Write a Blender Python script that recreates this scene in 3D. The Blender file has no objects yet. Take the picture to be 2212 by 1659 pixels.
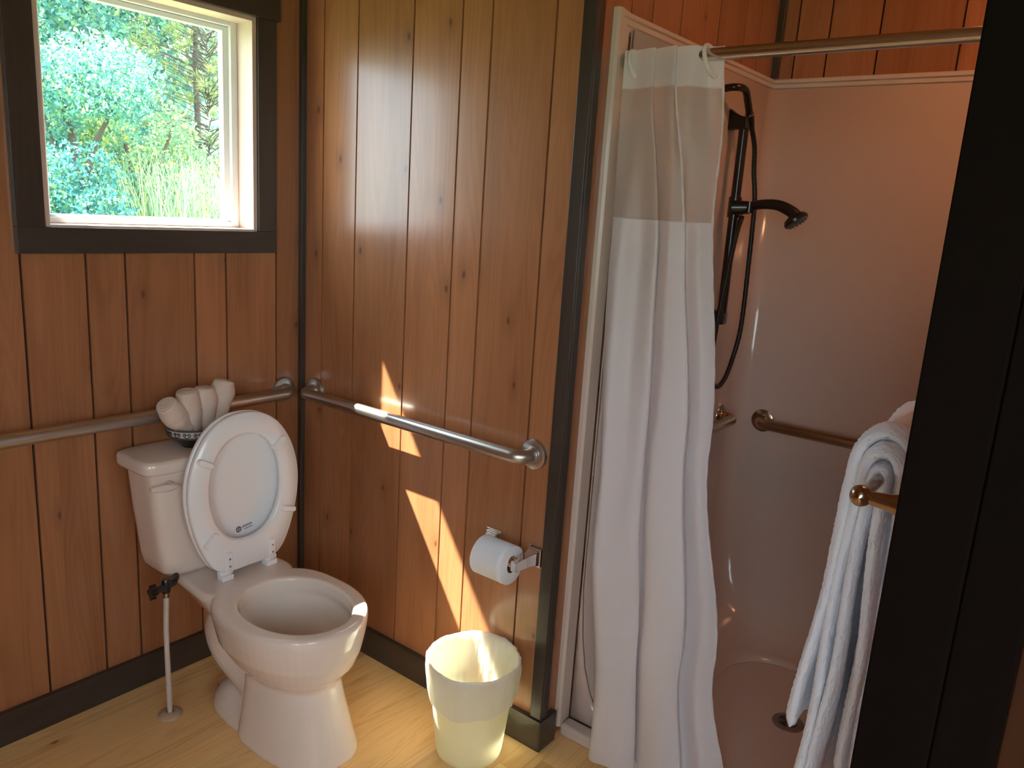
import bpy, bmesh, math, random
import numpy as np
from mathutils import Vector, Matrix
random.seed(7)
PI = math.pi
C = bpy.context.scene.collection
scn = bpy.context.scene

# ------------------------------------------------------------------ camera
CAM = Vector((-1.655453, -2.169761, 1.495978))
yaw, pitch, roll, FPX = math.radians(37.3483), math.radians(-12.4826), math.radians(3.68305), 1700.16
fw = Vector((math.cos(yaw)*math.cos(pitch), math.sin(yaw)*math.cos(pitch), math.sin(pitch)))
r0 = Vector((math.sin(yaw), -math.cos(yaw), 0)); u0 = r0.cross(fw)
rt = math.cos(roll)*r0 + math.sin(roll)*u0
up = -math.sin(roll)*r0 + math.cos(roll)*u0
cd = bpy.data.cameras.new('camera'); cam = bpy.data.objects.new('camera', cd); C.objects.link(cam)
cam.matrix_world = Matrix(((rt.x, up.x, -fw.x, CAM.x), (rt.y, up.y, -fw.y, CAM.y), (rt.z, up.z, -fw.z, CAM.z), (0, 0, 0, 1)))
cd.sensor_fit = 'HORIZONTAL'; cd.sensor_width = 36; cd.lens = FPX/2212*36; cd.clip_start = .02; cd.clip_end = 300
scn.camera = cam
# ------------------------------------------------------------------ light and exposure
vs = scn.view_settings
vs.view_transform = 'Standard'; vs.look = 'None'; vs.gamma = 1; vs.use_curve_mapping = False
vs.exposure = 1.24
w = bpy.data.worlds.new('sky'); scn.world = w; w.use_nodes = True
wb = w.node_tree.nodes['Background']; wb.inputs[0].default_value = (.80, .89, 1.0, 1); wb.inputs[1].default_value = 4.0
sd = bpy.data.lights.new('sun', 'SUN'); sun = bpy.data.objects.new('sun', sd); C.objects.link(sun)
sd.energy = 24; sd.angle = math.radians(.55); sd.color = (1, .92, .80)
SUN = Vector((.50, -1, -1.52)).normalized()
sun.rotation_euler = SUN.to_track_quat('-Z', 'Y').to_euler(); sun.location = (-4, 8, 12)

# ------------------------------------------------------------------ helpers
def nid(nt, t, **k):
    n = nt.nodes.new(t)
    for a, v in k.items(): setattr(n, a, v)
    return n
def mat(name, col, rough=.5, metal=0, coat=0, spec=.5, trans=0, bump=None, sss=0):
    m = bpy.data.materials.new(name); m.use_nodes = True; nt = m.node_tree
    b = nt.nodes['Principled BSDF']
    b.inputs['Base Color'].default_value = (*col, 1); b.inputs['Roughness'].default_value = rough
    b.inputs['Metallic'].default_value = metal; b.inputs['Coat Weight'].default_value = coat
    b.inputs['Coat Roughness'].default_value = .06
    b.inputs['Specular IOR Level'].default_value = spec
    if trans: b.inputs['Transmission Weight'].default_value = trans
    # every material gets a little procedural variation
    tc = nid(nt, 'ShaderNodeTexCoord'); no = nid(nt, 'ShaderNodeTexNoise')
    sc, st = bump if bump else (40, .02)
    no.inputs['Scale'].default_value = sc; no.inputs['Detail'].default_value = 4
    nt.links.new(tc.outputs['Object'], no.inputs['Vector'])
    bp = nid(nt, 'ShaderNodeBump'); bp.inputs['Strength'].default_value = st; bp.inputs['Distance'].default_value = .002
    nt.links.new(no.outputs['Fac'], bp.inputs['Height']); nt.links.new(bp.outputs[0], b.inputs['Normal'])
    return m
def ramp(nt, stops, inp):
    r = nid(nt, 'ShaderNodeValToRGB'); e = r.color_ramp.elements
    while len(e) < len(stops): e.new(.5)
    for i, (p, c) in enumerate(stops): e[i].position = p; e[i].color = (*c, 1) if len(c) == 3 else c
    nt.links.new(inp, r.inputs[0]); return r.outputs[0]
def math_(nt, op, a, b=None, clamp=False):
    n = nid(nt, 'ShaderNodeMath', operation=op, use_clamp=clamp)
    for i, v in enumerate((a, b)):
        if v is None: continue
        if isinstance(v, (int, float)): n.inputs[i].default_value = v
        else: nt.links.new(v, n.inputs[i])
    return n.outputs[0]
def mixc(nt, fac, a, b, mode='MIX'):
    n = nid(nt, 'ShaderNodeMix', data_type='RGBA', blend_type=mode)
    for s, v in ((n.inputs[0], fac), (n.inputs[6], a), (n.inputs[7], b)):
        if isinstance(v, (int, float)): s.default_value = v
        elif isinstance(v, tuple): s.default_value = (*v, 1)
        else: nt.links.new(v, s)
    return n.outputs[2]
def wood(name, base, dark, axis, rough=.3, coat=.35, coat_r=.2, knots=True, var=.25, grain=1.0, knotcol=(.12, .045, .02), swirl=1.5, seed=0., bumps=.08):
    """axis = index of the grain direction in object space"""
    m = bpy.data.materials.new(name); m.use_nodes = True; nt = m.node_tree; L = nt.links
    b = nt.nodes['Principled BSDF']
    tc = nid(nt, 'ShaderNodeTexCoord'); geo = nid(nt, 'ShaderNodeNewGeometry')
    # per-plank shift
    sh = nid(nt, 'ShaderNodeVectorMath', operation='SCALE'); sh.inputs[0].default_value = (31.3, 17.7, 23.1)
    L.new(geo.outputs['Random Per Island'], sh.inputs['Scale'])
    ad = nid(nt, 'ShaderNodeVectorMath', operation='ADD'); L.new(tc.outputs['Object'], ad.inputs[0]); L.new(sh.outputs[0], ad.inputs[1])
    ad2 = nid(nt, 'ShaderNodeVectorMath', operation='ADD'); L.new(ad.outputs[0], ad2.inputs[0]); ad2.inputs[1].default_value = (seed, seed*.7, seed*1.3)
    def mapped(s):
        mp = nid(nt, 'ShaderNodeMapping'); mp.inputs['Scale'].default_value = s; L.new(ad2.outputs[0], mp.inputs[0]); return mp.outputs[0]
    lo = [12.]*3; lo[axis] = 1.1
    n1 = nid(nt, 'ShaderNodeTexNoise'); n1.inputs['Scale'].default_value = 1; n1.inputs['Detail'].default_value = 5; n1.inputs['Distortion'].default_value = swirl*.5
    L.new(mapped(lo), n1.inputs['Vector'])
    hi = [170.]*3; hi[axis] = 4.
    n2 = nid(nt, 'ShaderNodeTexNoise'); n2.inputs['Scale'].default_value = 1; n2.inputs['Detail'].default_value = 3
    L.new(mapped(hi), n2.inputs['Vector'])
    rg = [9.]*3; rg[axis] = .8
    n3 = nid(nt, 'ShaderNodeTexNoise'); n3.inputs['Scale'].default_value = 1; n3.inputs['Detail'].default_value = 1; n3.inputs['Distortion'].default_value = swirl*.4
    L.new(mapped(rg), n3.inputs['Vector'])
    rings = math_(nt, 'SINE', math_(nt, 'MULTIPLY', n3.outputs['Fac'], 95.))
    f = math_(nt, 'ADD', math_(nt, 'MULTIPLY', n1.outputs['Fac'], .9), math_(nt, 'MULTIPLY', n2.outputs['Fac'], .35*grain))
    f = math_(nt, 'ADD', f, math_(nt, 'MULTIPLY', rings, .07*grain))
    col = ramp(nt, [(.28, dark), (.60, tuple((x+y)/2*1.02 for x, y in zip(base, dark))), (.92, base)], f)
    hv = nid(nt, 'ShaderNodeHueSaturation'); L.new(col, hv.inputs['Color'])
    L.new(math_(nt, 'ADD', math_(nt, 'MULTIPLY', geo.outputs['Random Per Island'], var), 1-var/2), hv.inputs['Value'])
    col = hv.outputs[0]
    if knots:
        sx = nid(nt, 'ShaderNodeSeparateXYZ'); L.new(ad2.outputs[0], sx.inputs[0])
        across = math_(nt, 'ADD', sx.outputs[0], sx.outputs[1]) if axis == 2 else sx.outputs[1]
        cb = nid(nt, 'ShaderNodeCombineXYZ'); L.new(math_(nt, 'MULTIPLY', across, 5.6), cb.inputs[0]); L.new(math_(nt, 'MULTIPLY', sx.outputs[axis], 3.0), cb.inputs[1])
        v = nid(nt, 'ShaderNodeTexVoronoi', voronoi_dimensions='2D'); v.inputs['Scale'].default_value = 1.0; L.new(cb.outputs[0], v.inputs['Vector'])
        sp = nid(nt, 'ShaderNodeSeparateColor'); L.new(v.outputs['Color'], sp.inputs[0])
        on = math_(nt, 'GREATER_THAN', sp.outputs[0], .55)
        nn = nid(nt, 'ShaderNodeTexNoise'); nn.inputs['Scale'].default_value = 60; L.new(ad2.outputs[0], nn.inputs['Vector'])
        d = math_(nt, 'ADD', v.outputs['Distance'], math_(nt, 'MULTIPLY', nn.outputs['Fac'], .03))
        core = math_(nt, 'MULTIPLY', math_(nt, 'SUBTRACT', 1, math_(nt, 'DIVIDE', math_(nt, 'SUBTRACT', d, .030), .028, ), clamp=True), on, clamp=True)
        halo = math_(nt, 'MULTIPLY', math_(nt, 'SUBTRACT', 1, math_(nt, 'DIVIDE', d, .20), clamp=True), on, clamp=True)
        col = mixc(nt, math_(nt, 'MULTIPLY', halo, .55), col, tuple(c*.72 for c in dark))
        col = mixc(nt, math_(nt, 'MULTIPLY', core, .85), col, knotcol)
    L.new(col, b.inputs['Base Color'])
    b.inputs['Roughness'].default_value = rough; b.inputs['Coat Weight'].default_value = coat; b.inputs['Coat Roughness'].default_value = coat_r
    bp = nid(nt, 'ShaderNodeBump'); bp.inputs['Strength'].default_value = bumps; bp.inputs['Distance'].default_value = .001
    L.new(f, bp.inputs['Height']); L.new(bp.outputs[0], b.inputs['Normal']); L.new(bp.outputs[0], b.inputs['Coat Normal'])
    return m

M = {}
PB, PD = (.44, .190, .085), (.28, .108, .044)
M['panel'] = wood('panel_wood', PB, PD, 2, coat=.36, coat_r=.17)
M['groove'] = mat('groove_dark', (.012, .009, .007), .8)
M['ceil'] = wood('ceiling_wood', PB, PD, 0, coat=.2)
M['floor'] = wood('pine_floor', (.98, .64, .28), (.74, .37, .12), 0, rough=.3, coat=.3, coat_r=.18, var=.22, grain=2.6, knotcol=(.22, .06, .02), swirl=2.2, seed=3.)
M['dark'] = wood('dark_stained_wood', (.060, .047, .040), (.030, .023, .019), 2, coat=.25, coat_r=.25, knots=False, var=.1)
M['darkx'] = wood('dark_stained_wood_level', (.060, .047, .040), (.030, .023, .019), 0, coat=.25, coat_r=.25, knots=False, var=.1)
M['darky'] = wood('dark_stained_wood_across', (.060, .047, .040), (.030, .023, .019), 1, coat=.25, coat_r=.25, knots=False, var=.1)
M['espresso'] = wood('near_black_stained_wood', (.006, .0028, .002), (.003, .0015, .001), 2, rough=.8, coat=.0, coat_r=.4, knots=False, var=.1)
M['espresso'].node_tree.nodes['Principled BSDF'].inputs['Specular IOR Level'].default_value = .06
M['shaded_panel'] = wood('shaded_panel_wood', (.060, .020, .007), (.03, .009, .003), 2, rough=.7, coat=0, knots=False, var=.1)  # wall panel wood with its shade put into the colour
M['shaded_panel'].node_tree.nodes['Principled BSDF'].inputs['Specular IOR Level'].default_value = .1
M['jamb'] = wood('raw_pine_jamb', (.72, .56, .50), (.62, .46, .40), 2, rough=.5, coat=0, knots=False, var=.05)
M['vinyl'] = mat('white_vinyl', (.80, .82, .84), .35)
M['china'] = mat('glazed_china', (.86, .75, .67), .12, coat=.6, bump=(6, .01))  # white china, warm bounce from the wood tinted into the colour
M['tankch'] = mat('bounce_tinted_china', (.80, .68, .60), .14, coat=.5, bump=(6, .01))  # same white china for the tank, brown wood bounce put into the colour
M['seat'] = mat('white_seat_plastic', (.90, .90, .91), .22, coat=.3, bump=(8, .01))
M['steel'] = mat('brushed_steel', (.60, .59, .58), .33, 1, bump=(400, .05))
M['rodm'] = mat('polished_rod_steel', (.66, .68, .70), .18, 1)
M['chrome'] = mat('chrome', (.78, .77, .78), .05, 1)
M['bronze'] = mat('brushed_bronze_nickel', (.42, .31, .22), .22, 1)
M['black'] = mat('oil_black', (.010, .009, .009), .28, 0, coat=.2)
M['blackrub'] = mat('black_rubber', (.012, .011, .011), .45)
M['fiber'] = mat('shower_fibreglass', (.62, .49, .42), .16, coat=.35, bump=(5, .015))
M['fibertrim'] = mat('shower_flange', (.70, .59, .52), .22, coat=.3)
M['pipe'] = mat('white_supply_tube', (.60, .53, .48), .35)
M['esc'] = mat('aged_cream_plate', (.50, .36, .24), .3)
M['paper'] = mat('tissue_paper', (.84, .86, .90), .9, bump=(260, .5))
M['card'] = mat('cardboard_core', (.30, .22, .16), .9)
M['cotton'] = mat('rolled_cotton', (.74, .59, .50), .95, bump=(420, .35))
M['ink'] = mat('dark_print', (.02, .02, .05), .5)
M['drain'] = mat('drain_metal', (.34, .32, .31), .3, 1)
M['water'] = mat('bowl_water', (.55, .58, .58), .03, coat=.5)
M['ground'] = mat('grass_ground', (.12, .20, .06), .9, bump=(3, .5))
M['bark'] = mat('tree_bark', (.10, .08, .065), .9, bump=(30, .6))
M['eave'] = mat('eave_paint', (.25, .24, .22), .7)
M['shade'] = mat('lamp_glass_frame', (.3, .25, .2), .5)

def cloth(name, col, trans=.35, clear=0., rough=.9, bump=(500, .3), sheen=.2):
    m = bpy.data.materials.new(name); m.use_nodes = True; nt = m.node_tree; L = nt.links
    nt.nodes.remove(nt.nodes['Principled BSDF']); out = nt.nodes['Material Output']
    d = nid(nt, 'ShaderNodeBsdfDiffuse'); d.inputs[0].default_value = (*col, 1)
    t = nid(nt, 'ShaderNodeBsdfTranslucent'); t.inputs[0].default_value = (*col, 1)
    mx = nid(nt, 'ShaderNodeMixShader'); mx.inputs[0].default_value = trans
    L.new(d.outputs[0], mx.inputs[1]); L.new(t.outputs[0], mx.inputs[2]); s = mx.outputs[0]
    tc = nid(nt, 'ShaderNodeTexCoord'); no = nid(nt, 'ShaderNodeTexNoise'); no.inputs['Scale'].default_value = bump[0]
    no.inputs['Detail'].default_value = 3
    L.new(tc.outputs['Object'], no.inputs['Vector'])
    bp = nid(nt, 'ShaderNodeBump'); bp.inputs['Strength'].default_value = bump[1]; bp.inputs['Distance'].default_value = .001
    L.new(no.outputs['Fac'], bp.inputs['Height']); L.new(bp.outputs[0], d.inputs['Normal'])
    if sheen:
        g = nid(nt, 'ShaderNodeBsdfGlossy'); g.inputs['Roughness'].default_value = .45
        m3 = nid(nt, 'ShaderNodeMixShader'); m3.inputs[0].default_value = sheen*.2
        L.new(s, m3.inputs[1]); L.new(g.outputs[0], m3.inputs[2]); s = m3.outputs[0]
    if clear:
        tr = nid(nt, 'ShaderNodeBsdfTransparent'); m2 = nid(nt, 'ShaderNodeMixShader'); m2.inputs[0].default_value = clear
        L.new(s, m2.inputs[1]); L.new(tr.outputs[0], m2.inputs[2]); s = m2.outputs[0]
    L.new(s, out.inputs[0]); return m
M['curtain'] = cloth('curtain_fabric', (.93, .91, .95), .22, .03)
M['sheer'] = cloth('sheer_curtain_voile', (.88, .80, .78), .35, .34)
M['liner'] = cloth('cream_liner', (.80, .77, .70), .35, .05)
M['terry'] = cloth('white_terry', (.92, .93, 1.0), .10, 0, bump=(350, .5), sheen=0)
M['can'] = cloth('cream_bin_plastic', (.99, .96, .78), .62, 0, bump=(10, .02), sheen=.5)
M['bag'] = cloth('thin_bin_bag', (.995, .995, .98), .66, .08, bump=(60, .4), sheen=.6)
def leafm(name, c, yellow=.0):
    m = bpy.data.materials.new(name); m.use_nodes = True; nt = m.node_tree; L = nt.links
    nt.nodes.remove(nt.nodes['Principled BSDF']); out = nt.nodes['Material Output']
    geo = nid(nt, 'ShaderNodeNewGeometry')
    c2 = (c[0]*1.9+.06+yellow, c[1]*1.35+.05, c[2]*.9)
    col = ramp(nt, [(0, tuple(x*.55 for x in c)), (.55, c), (.93, c2), (1, (c2[0]*1.3+yellow, c2[1]*.95, c2[2]*.6))], geo.outputs['Random Per Island'])
    d = nid(nt, 'ShaderNodeBsdfDiffuse'); t = nid(nt, 'ShaderNodeBsdfTranslucent'); L.new(col, d.inputs[0]); L.new(col, t.inputs[0])
    mx = nid(nt, 'ShaderNodeMixShader'); mx.inputs[0].default_value = .5
    L.new(d.outputs[0], mx.inputs[1]); L.new(t.outputs[0], mx.inputs[2])
    L.new(mx.outputs[0], out.inputs[0]); return m
# glass: clear pane with a faint reflection
g = bpy.data.materials.new('window_glass'); g.use_nodes = True; nt = g.node_tree
nt.nodes.remove(nt.nodes['Principled BSDF'])
tr = nid(nt, 'ShaderNodeBsdfTransparent'); tr.inputs[0].default_value = (.93, .97, .96, 1)
gl = nid(nt, 'ShaderNodeBsdfGlossy'); gl.inputs['Roughness'].default_value = .02
mx = nid(nt, 'ShaderNodeMixShader'); mx.inputs[0].default_value = .05
nt.links.new(tr.outputs[0], mx.inputs[1]); nt.links.new(gl.outputs[0], mx.inputs[2]); nt.links.new(mx.outputs[0], nt.nodes['Material Output'].inputs[0])
M['glass'] = g

class MB:
    def __init__(s): s.v = []; s.f = []; s.m = []
    def add(s, v, f, m=0):
        o = len(s.v); s.v += [tuple(p) for p in v]; s.f += [tuple(i+o for i in q) for q in f]; s.m += [m]*len(f); return s
    def box(s, a, b, m=0):
        (x0, y0, z0), (x1, y1, z1) = a, b
        x0, x1 = min(x0, x1), max(x0, x1); y0, y1 = min(y0, y1), max(y0, y1); z0, z1 = min(z0, z1), max(z0, z1)
        v = [(x0, y0, z0), (x1, y0, z0), (x1, y1, z0), (x0, y1, z0), (x0, y0, z1), (x1, y0, z1), (x1, y1, z1), (x0, y1, z1)]
        return s.add(v, [(0, 3, 2, 1), (4, 5, 6, 7), (0, 1, 5, 4), (1, 2, 6, 5), (2, 3, 7, 6), (3, 0, 4, 7)], m)
    def loft(s, rings, closed=True, cap=True, m=0, loop=False):
        n = len(rings[0]); v = [p for r in rings for p in r]; f = []
        k = len(rings)
        for i in range(k if loop else k-1):
            i2 = (i+1) % k
            for j in range(n if closed else n-1):
                j2 = (j+1) % n; f.append((i*n+j, i*n+j2, i2*n+j2, i2*n+j))
        if cap and not loop and closed:
            f.append(tuple(reversed(range(n)))); f.append(tuple(range((k-1)*n, k*n)))
        return s.add(v, f, m)
    def tube(s, pts, r, n=16, m=0, cap=True, loop=False):
        P = [Vector(p) for p in pts]; k = len(P); R = r if hasattr(r, '__len__') else [r]*k
        T = []
        for i in range(k):
            a = P[(i-1) % k] if (i or loop) else P[0]; b = P[(i+1) % k] if (i < k-1 or loop) else P[-1]
            T.append((b-a).normalized())
        nrm = T[0].orthogonal().normalized(); rings = []
        for i in range(k):
            nrm = (nrm - T[i]*nrm.dot(T[i])).normalized(); bi = T[i].cross(nrm)
            rings.append([P[i]+R[i]*(math.cos(2*PI*j/n)*nrm+math.sin(2*PI*j/n)*bi) for j in range(n)])
        return s.loft(rings, cap=cap, m=m, loop=loop)
    def lathe(s, prof, o=(0, 0, 0), ax='z', n=48, m=0):
        """prof: (r, h) list; closed at r=0 ends"""
        o = Vector(o); rings = []
        for r, h in prof:
            ring = []
            for j in range(n):
                a = 2*PI*j/n; c, d = max(r, 1e-5)*math.cos(a), max(r, 1e-5)*math.sin(a)
                ring.append(o+Vector({'z': (c, d, h), 'x': (h, c, d), 'y': (d, h, c)}[ax]))
            rings.append(ring)
        return s.loft(rings, cap=False, m=m)
    def build(s, name, mats, parent=None, smooth=False, bevel=0, sub=0, seg=2, angle=40):
        me = bpy.data.meshes.new(name); me.from_pydata(s.v, [], s.f)
        if not isinstance(mats, (list, tuple)): mats = [mats]
        for x in mats: me.materials.append(M[x] if isinstance(x, str) else x)
        me.polygons.foreach_set('material_index', s.m)
        bm = bmesh.new(); bm.from_mesh(me); bmesh.ops.recalc_face_normals(bm, faces=bm.faces); bm.to_mesh(me); bm.free()
        o = bpy.data.objects.new(name, me); C.objects.link(o)
        if smooth:
            me.polygons.foreach_set('use_smooth', [True]*len(me.polygons))
        if bevel:
            b = o.modifiers.new('b', 'BEVEL'); b.width = bevel; b.segments = seg; b.limit_method = 'ANGLE'; b.angle_limit = math.radians(35)
            if not smooth: me.polygons.foreach_set('use_smooth', [True]*len(me.polygons))
            b.harden_normals = True
        if sub:
            b = o.modifiers.new('s', 'SUBSURF'); b.levels = sub; b.render_levels = sub
        if smooth and not sub and not bevel and angle:
            try: me.set_sharp_from_angle(angle=math.radians(angle))
            except Exception: pass
        if parent:
            o.parent = parent; o.matrix_parent_inverse = parent.matrix_world.inverted()
        return o
def tag(o, label=None, cat=None, group=None, kind=None):
    for k, v in (('label', label), ('category', cat), ('group', group), ('kind', kind)):
        if v: o[k] = v
    return o
def thing(name, label, cat, loc=(0, 0, 0), group=None):
    o = bpy.data.objects.new(name, None); C.objects.link(o); o.location = loc; o.empty_display_size = .05
    o.matrix_world = Matrix.Translation(loc)
    return tag(o, label, cat, group)
def struct(o): o['kind'] = 'structure'; return o
def spline(pts, n=8, closed=False):
    P = [Vector(p) for p in pts]; k = len(P); out = []
    for i in range(k if closed else k-1):
        if closed: a, b, c, d = P[(i-1) % k], P[i], P[(i+1) % k], P[(i+2) % k]
        else: a, b, c, d = P[max(i-1, 0)], P[i], P[i+1], P[min(i+2, k-1)]
        for j in range(n):
            t = j/n
            out.append(.5*((2*b)+(c-a)*t+(2*a-5*b+4*c-d)*t*t+(3*b-a-3*c+d)*t**3))
    if not closed: out.append(P[-1].copy())
    return out
def interp(x, tab):
    if x <= tab[0][0]: return tab[0][1]
    for (a, p), (b, q) in zip(tab, tab[1:]):
        if x <= b:
            t = (x-a)/(b-a); t = t*t*(3-2*t); return p+(q-p)*t
    return tab[-1][1]

# ------------------------------------------------------------------ the room
CEIL = 2.46
DX = 1.135
SY = -1.08      # face of the short return wall / alcove side wall
DX = 1.135      # face of the alcove back wall
EY = -2.022     # face of the right-hand wall
WX0, WX1, WZ0, WZ1 = -.795, -.18, 1.38, 2.0
G = .0060
def planks(mb, axis, lines, lo, hi, fixed, thick, z0, z1, hole=None):
    """vertical boards between groove positions on a wall; axis 0: along x, 1: along y"""
    e = [lo]+sorted(l for l in lines if lo < l < hi)+[hi]
    for a, b in zip(e, e[1:]):
        A = a+(G/2 if a > lo else 0); B = b-(G/2 if b < hi else 0)
        cuts = [(A, B, z0, z1)]
        if hole:
            h0, h1, hz0, hz1 = hole; cuts = []
            if B <= h0 or A >= h1: cuts = [(A, B, z0, z1)]
            else:
                if A < h0: cuts.append((A, h0, z0, z1))
                if B > h1: cuts.append((h1, B, z0, z1))
                p, q = max(A, h0), min(B, h1)
                cuts += [(p, q, z0, hz0), (p, q, hz1, z1)]
        for p, q, za, zb in cuts:
            if axis == 0: mb.box((p, fixed, za), (q, fixed+thick, zb))
            else: mb.box((fixed, p, za), (fixed+thick, q, zb))
def pattern(start, stop, anchors):
    """continue the uneven panel rhythm beyond the measured grooves"""
    out = list(anchors); w_ = [.157, .104, .204, .103, .18, .23]; x = min(anchors); i = 0
    while x > start: x -= w_[i % 6]; out.append(x); i += 1
    x = max(anchors); i = 2
    while x < stop: x += w_[i % 6]; out.append(x); i += 1
    return out
# floor boards
mb = MB(); y = .12; k = 0
while y > -3.35:
    y2 = y-.083; x = -2.8-random.random()*1.2
    while x < .13:
        L_ = .9+random.random()*1.3; a, b = max(x, -2.8), min(x+L_, .13)
        if b > a: mb.box((a+.0004, y2+.0004, -.02), (b-.0004, y, 0))
        x += L_
    y = y2
mb.box((-2.8, -3.4, -.06), (DX+.1, .12, -.0205), 1)
struct(mb.build('floor', ['floor', 'groove']))
# wall with the window (plane y = 0)
mb = MB()
planks(mb, 0, pattern(-2.7, 0, [-.852, -.695, -.591, -.387, -.284, -.104]), -2.7, 0, 0, .010, 0, CEIL, (WX0, WX1, WZ0, WZ1))
for a, b in (((-2.8, .010, -.1), (WX0, .12, CEIL)), ((WX1, .010, -.1), (.12, .12, CEIL)), ((WX0, .010, -.1), (WX1, .12, WZ0)), ((WX0, .010, WZ1), (WX1, .12, CEIL))): mb.box(a, b, 1)
struct(mb.build('wall_left', ['panel', 'groove']))
# wall with the paper holder (plane x = 0)
mb = MB()
planks(mb, 1, [-.101, -.257, -.487, -.667, -.769, -.971], SY+.0, 0, 0, .010, 0, CEIL)
mb.box((.010, SY-.0+.010, 0), (.12, 0, CEIL), 1)
struct(mb.build('wall_back', ['panel', 'groove']))
# alcove side wall (plane y = SY) starting at the outside corner
mb = MB()
planks(mb, 0, [.162, .269, .428, .667, .858, .978], .0, DX, SY, .010, 0, CEIL)
mb.box((.12, SY+.010, 0), (DX+.1, SY+.08, CEIL), 1)
struct(mb.build('wall_alcove_left', ['panel', 'groove']))
mb = MB()
planks(mb, 1, [-1.145, -1.251, -1.408, -1.642, -1.74, -1.92, -2.0], EY-.06, SY, DX, .010, 0, CEIL)
mb.box((DX+.010, EY-.06, 0), (DX+.1, SY, CEIL), 1)
struct(mb.build('wall_alcove_back', ['panel', 'groove']))
# right-hand wall block: towel side (plane y = EY) and camera side (plane x = EX)
EX = -.70
mb = MB()
planks(mb, 0, pattern(EX, DX, [-.5, -.3, -.1]), EX, DX, EY, -.010, 0, CEIL)
planks(mb, 1, [-2.35, -2.5, -2.7, -2.8, -3.0], -3.3, EY-.011, EX, .010, 0, CEIL)
mb.box((EX+.010, -3.3, 0), (DX, EY-.010, CEIL), 1)
struct(mb.build('wall_right', ['panel', 'groove']))
# walls behind the camera
BY0, BY1, BZ0, BZ1 = -3.1, -2.10, .80, 2.15
mb = MB(); planks(mb, 1, [-.2-.17*i for i in range(19)], -3.3, 0, -2.7, -.010, 0, CEIL, (BY0, BY1, BZ0, BZ1))
for a, b in (((-2.71, BY1, 0), (-2.8, .12, CEIL)), ((-2.71, -3.4, 0), (-2.8, BY0, CEIL)), ((-2.71, BY0, 0), (-2.8, BY1, BZ0)), ((-2.71, BY0, BZ1), (-2.8, BY1, CEIL))): mb.box(a, b, 1)
struct(mb.build('wall_behind', ['panel', 'groove']))
NX0, NX1, NZ0, NZ1 = -2.1, -1.3, 1.0, 2.05
mb = MB(); planks(mb, 0, [-2.5+.18*i for i in range(10)], -2.7, EX, -3.3, -.010, 0, CEIL, (NX0, NX1, NZ0, NZ1))
for a, b in (((-2.8, -3.31, 0), (NX0, -3.4, CEIL)), ((NX1, -3.31, 0), (EX, -3.4, CEIL)), ((NX0, -3.31, 0), (NX1, -3.4, NZ0)), ((NX0, -3.31, NZ1), (NX1, -3.4, CEIL))): mb.box(a, b, 1)
struct(mb.build('wall_near', ['panel', 'groove']))
mb = MB(); y = .12
while y > -3.4: mb.box((-2.8, y-.14+.002, CEIL), (DX+.1, y, CEIL+.012)); y -= .14
mb.box((-2.8, -3.4, CEIL+.0125), (DX+.1, .12, CEIL+.08), 1)
struct(mb.build('ceiling', ['ceil', 'groove']))

# ------------------------------------------------------------------ dark trim
def board(name, a, b, m='dark', bevel=.0015): return struct(MB().box(a, b).build(name, m, bevel=bevel))
board('baseboard_left', (-2.7, -.018, 0), (-.0, .0, .095), 'darkx')
board('baseboard_back', (-.018, SY-.013, 0), (.0, -.018, .095), 'darky')
board('baseboard_return', (-.0175, SY-.018, 0), (.062, SY, .095), 'darkx')
board('baseboard_right', (EX, EY, 0), (.07, EY+.018, .095), 'darkx')
board('trim_1', (-.018, -.018, .095), (0, 0, CEIL))
mb = MB().box((-.012, SY-.012, .095), (.0, SY+.026, CEIL)).box((0, SY-.012, .095), (.026, SY, CEIL))
struct(mb.build('trim_2', 'dark', bevel=.002))
board('trim_3', (DX-.022, SY-.022, 1.99), (DX, SY, CEIL))
board('trim_4', (EX-.022, EY-.066, 0), (EX, EY+.012, CEIL), 'espresso', .003)
board('trim_7', (EX-.017, EY-.128, 0), (EX, EY-.0665, CEIL), 'espresso', .003)
board('shaded_panel_strip', (EX-.010, EY-.250, 0), (EX, EY-.1285, CEIL), 'shaded_panel', .003)  # stretch of wall panel, its shade painted as a dark colour
board('trim_6', (EX, EY, 0.0), (EX+.05, EY+.006, CEIL), 'espresso', .002)

# ------------------------------------------------------------------ window
win = thing('window_1', None, None, (WX0, 0, WZ0)); win['kind'] = 'structure'
t = .021
MB().box((WX0-.068, -t, WZ0-.066), (WX1+.065, 0, WZ0)).build('bottom_casing', 'darkx', win, bevel=.0015)
MB().box((WX0-.068, -t, WZ0), (WX0, 0, WZ1)).build('side_casing', 'dark', win, bevel=.0015)
MB().box((WX1, -t, WZ0), (WX1+.065, 0, WZ1)).build('side_casing', 'dark', win, bevel=.0015)
MB().box((WX0-.085, -t-.004, WZ1), (WX1+.078, 0, WZ1+.09)).build('head_casing', 'darkx', win, bevel=.0015)
mb = MB(); j = .014
mb.box((WX1-j, -.012, WZ0), (WX1, .09, WZ1)).box((WX0, -.012, WZ0), (WX0+j, .09, WZ1)).box((WX0+j, -.012, WZ1-j), (WX1-j, .09, WZ1)).box((WX0+j, -.012, WZ0), (WX1-j, .09, WZ0+.006))
mb.build('jamb', 'jamb', win, bevel=.001)
mb = MB()
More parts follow.
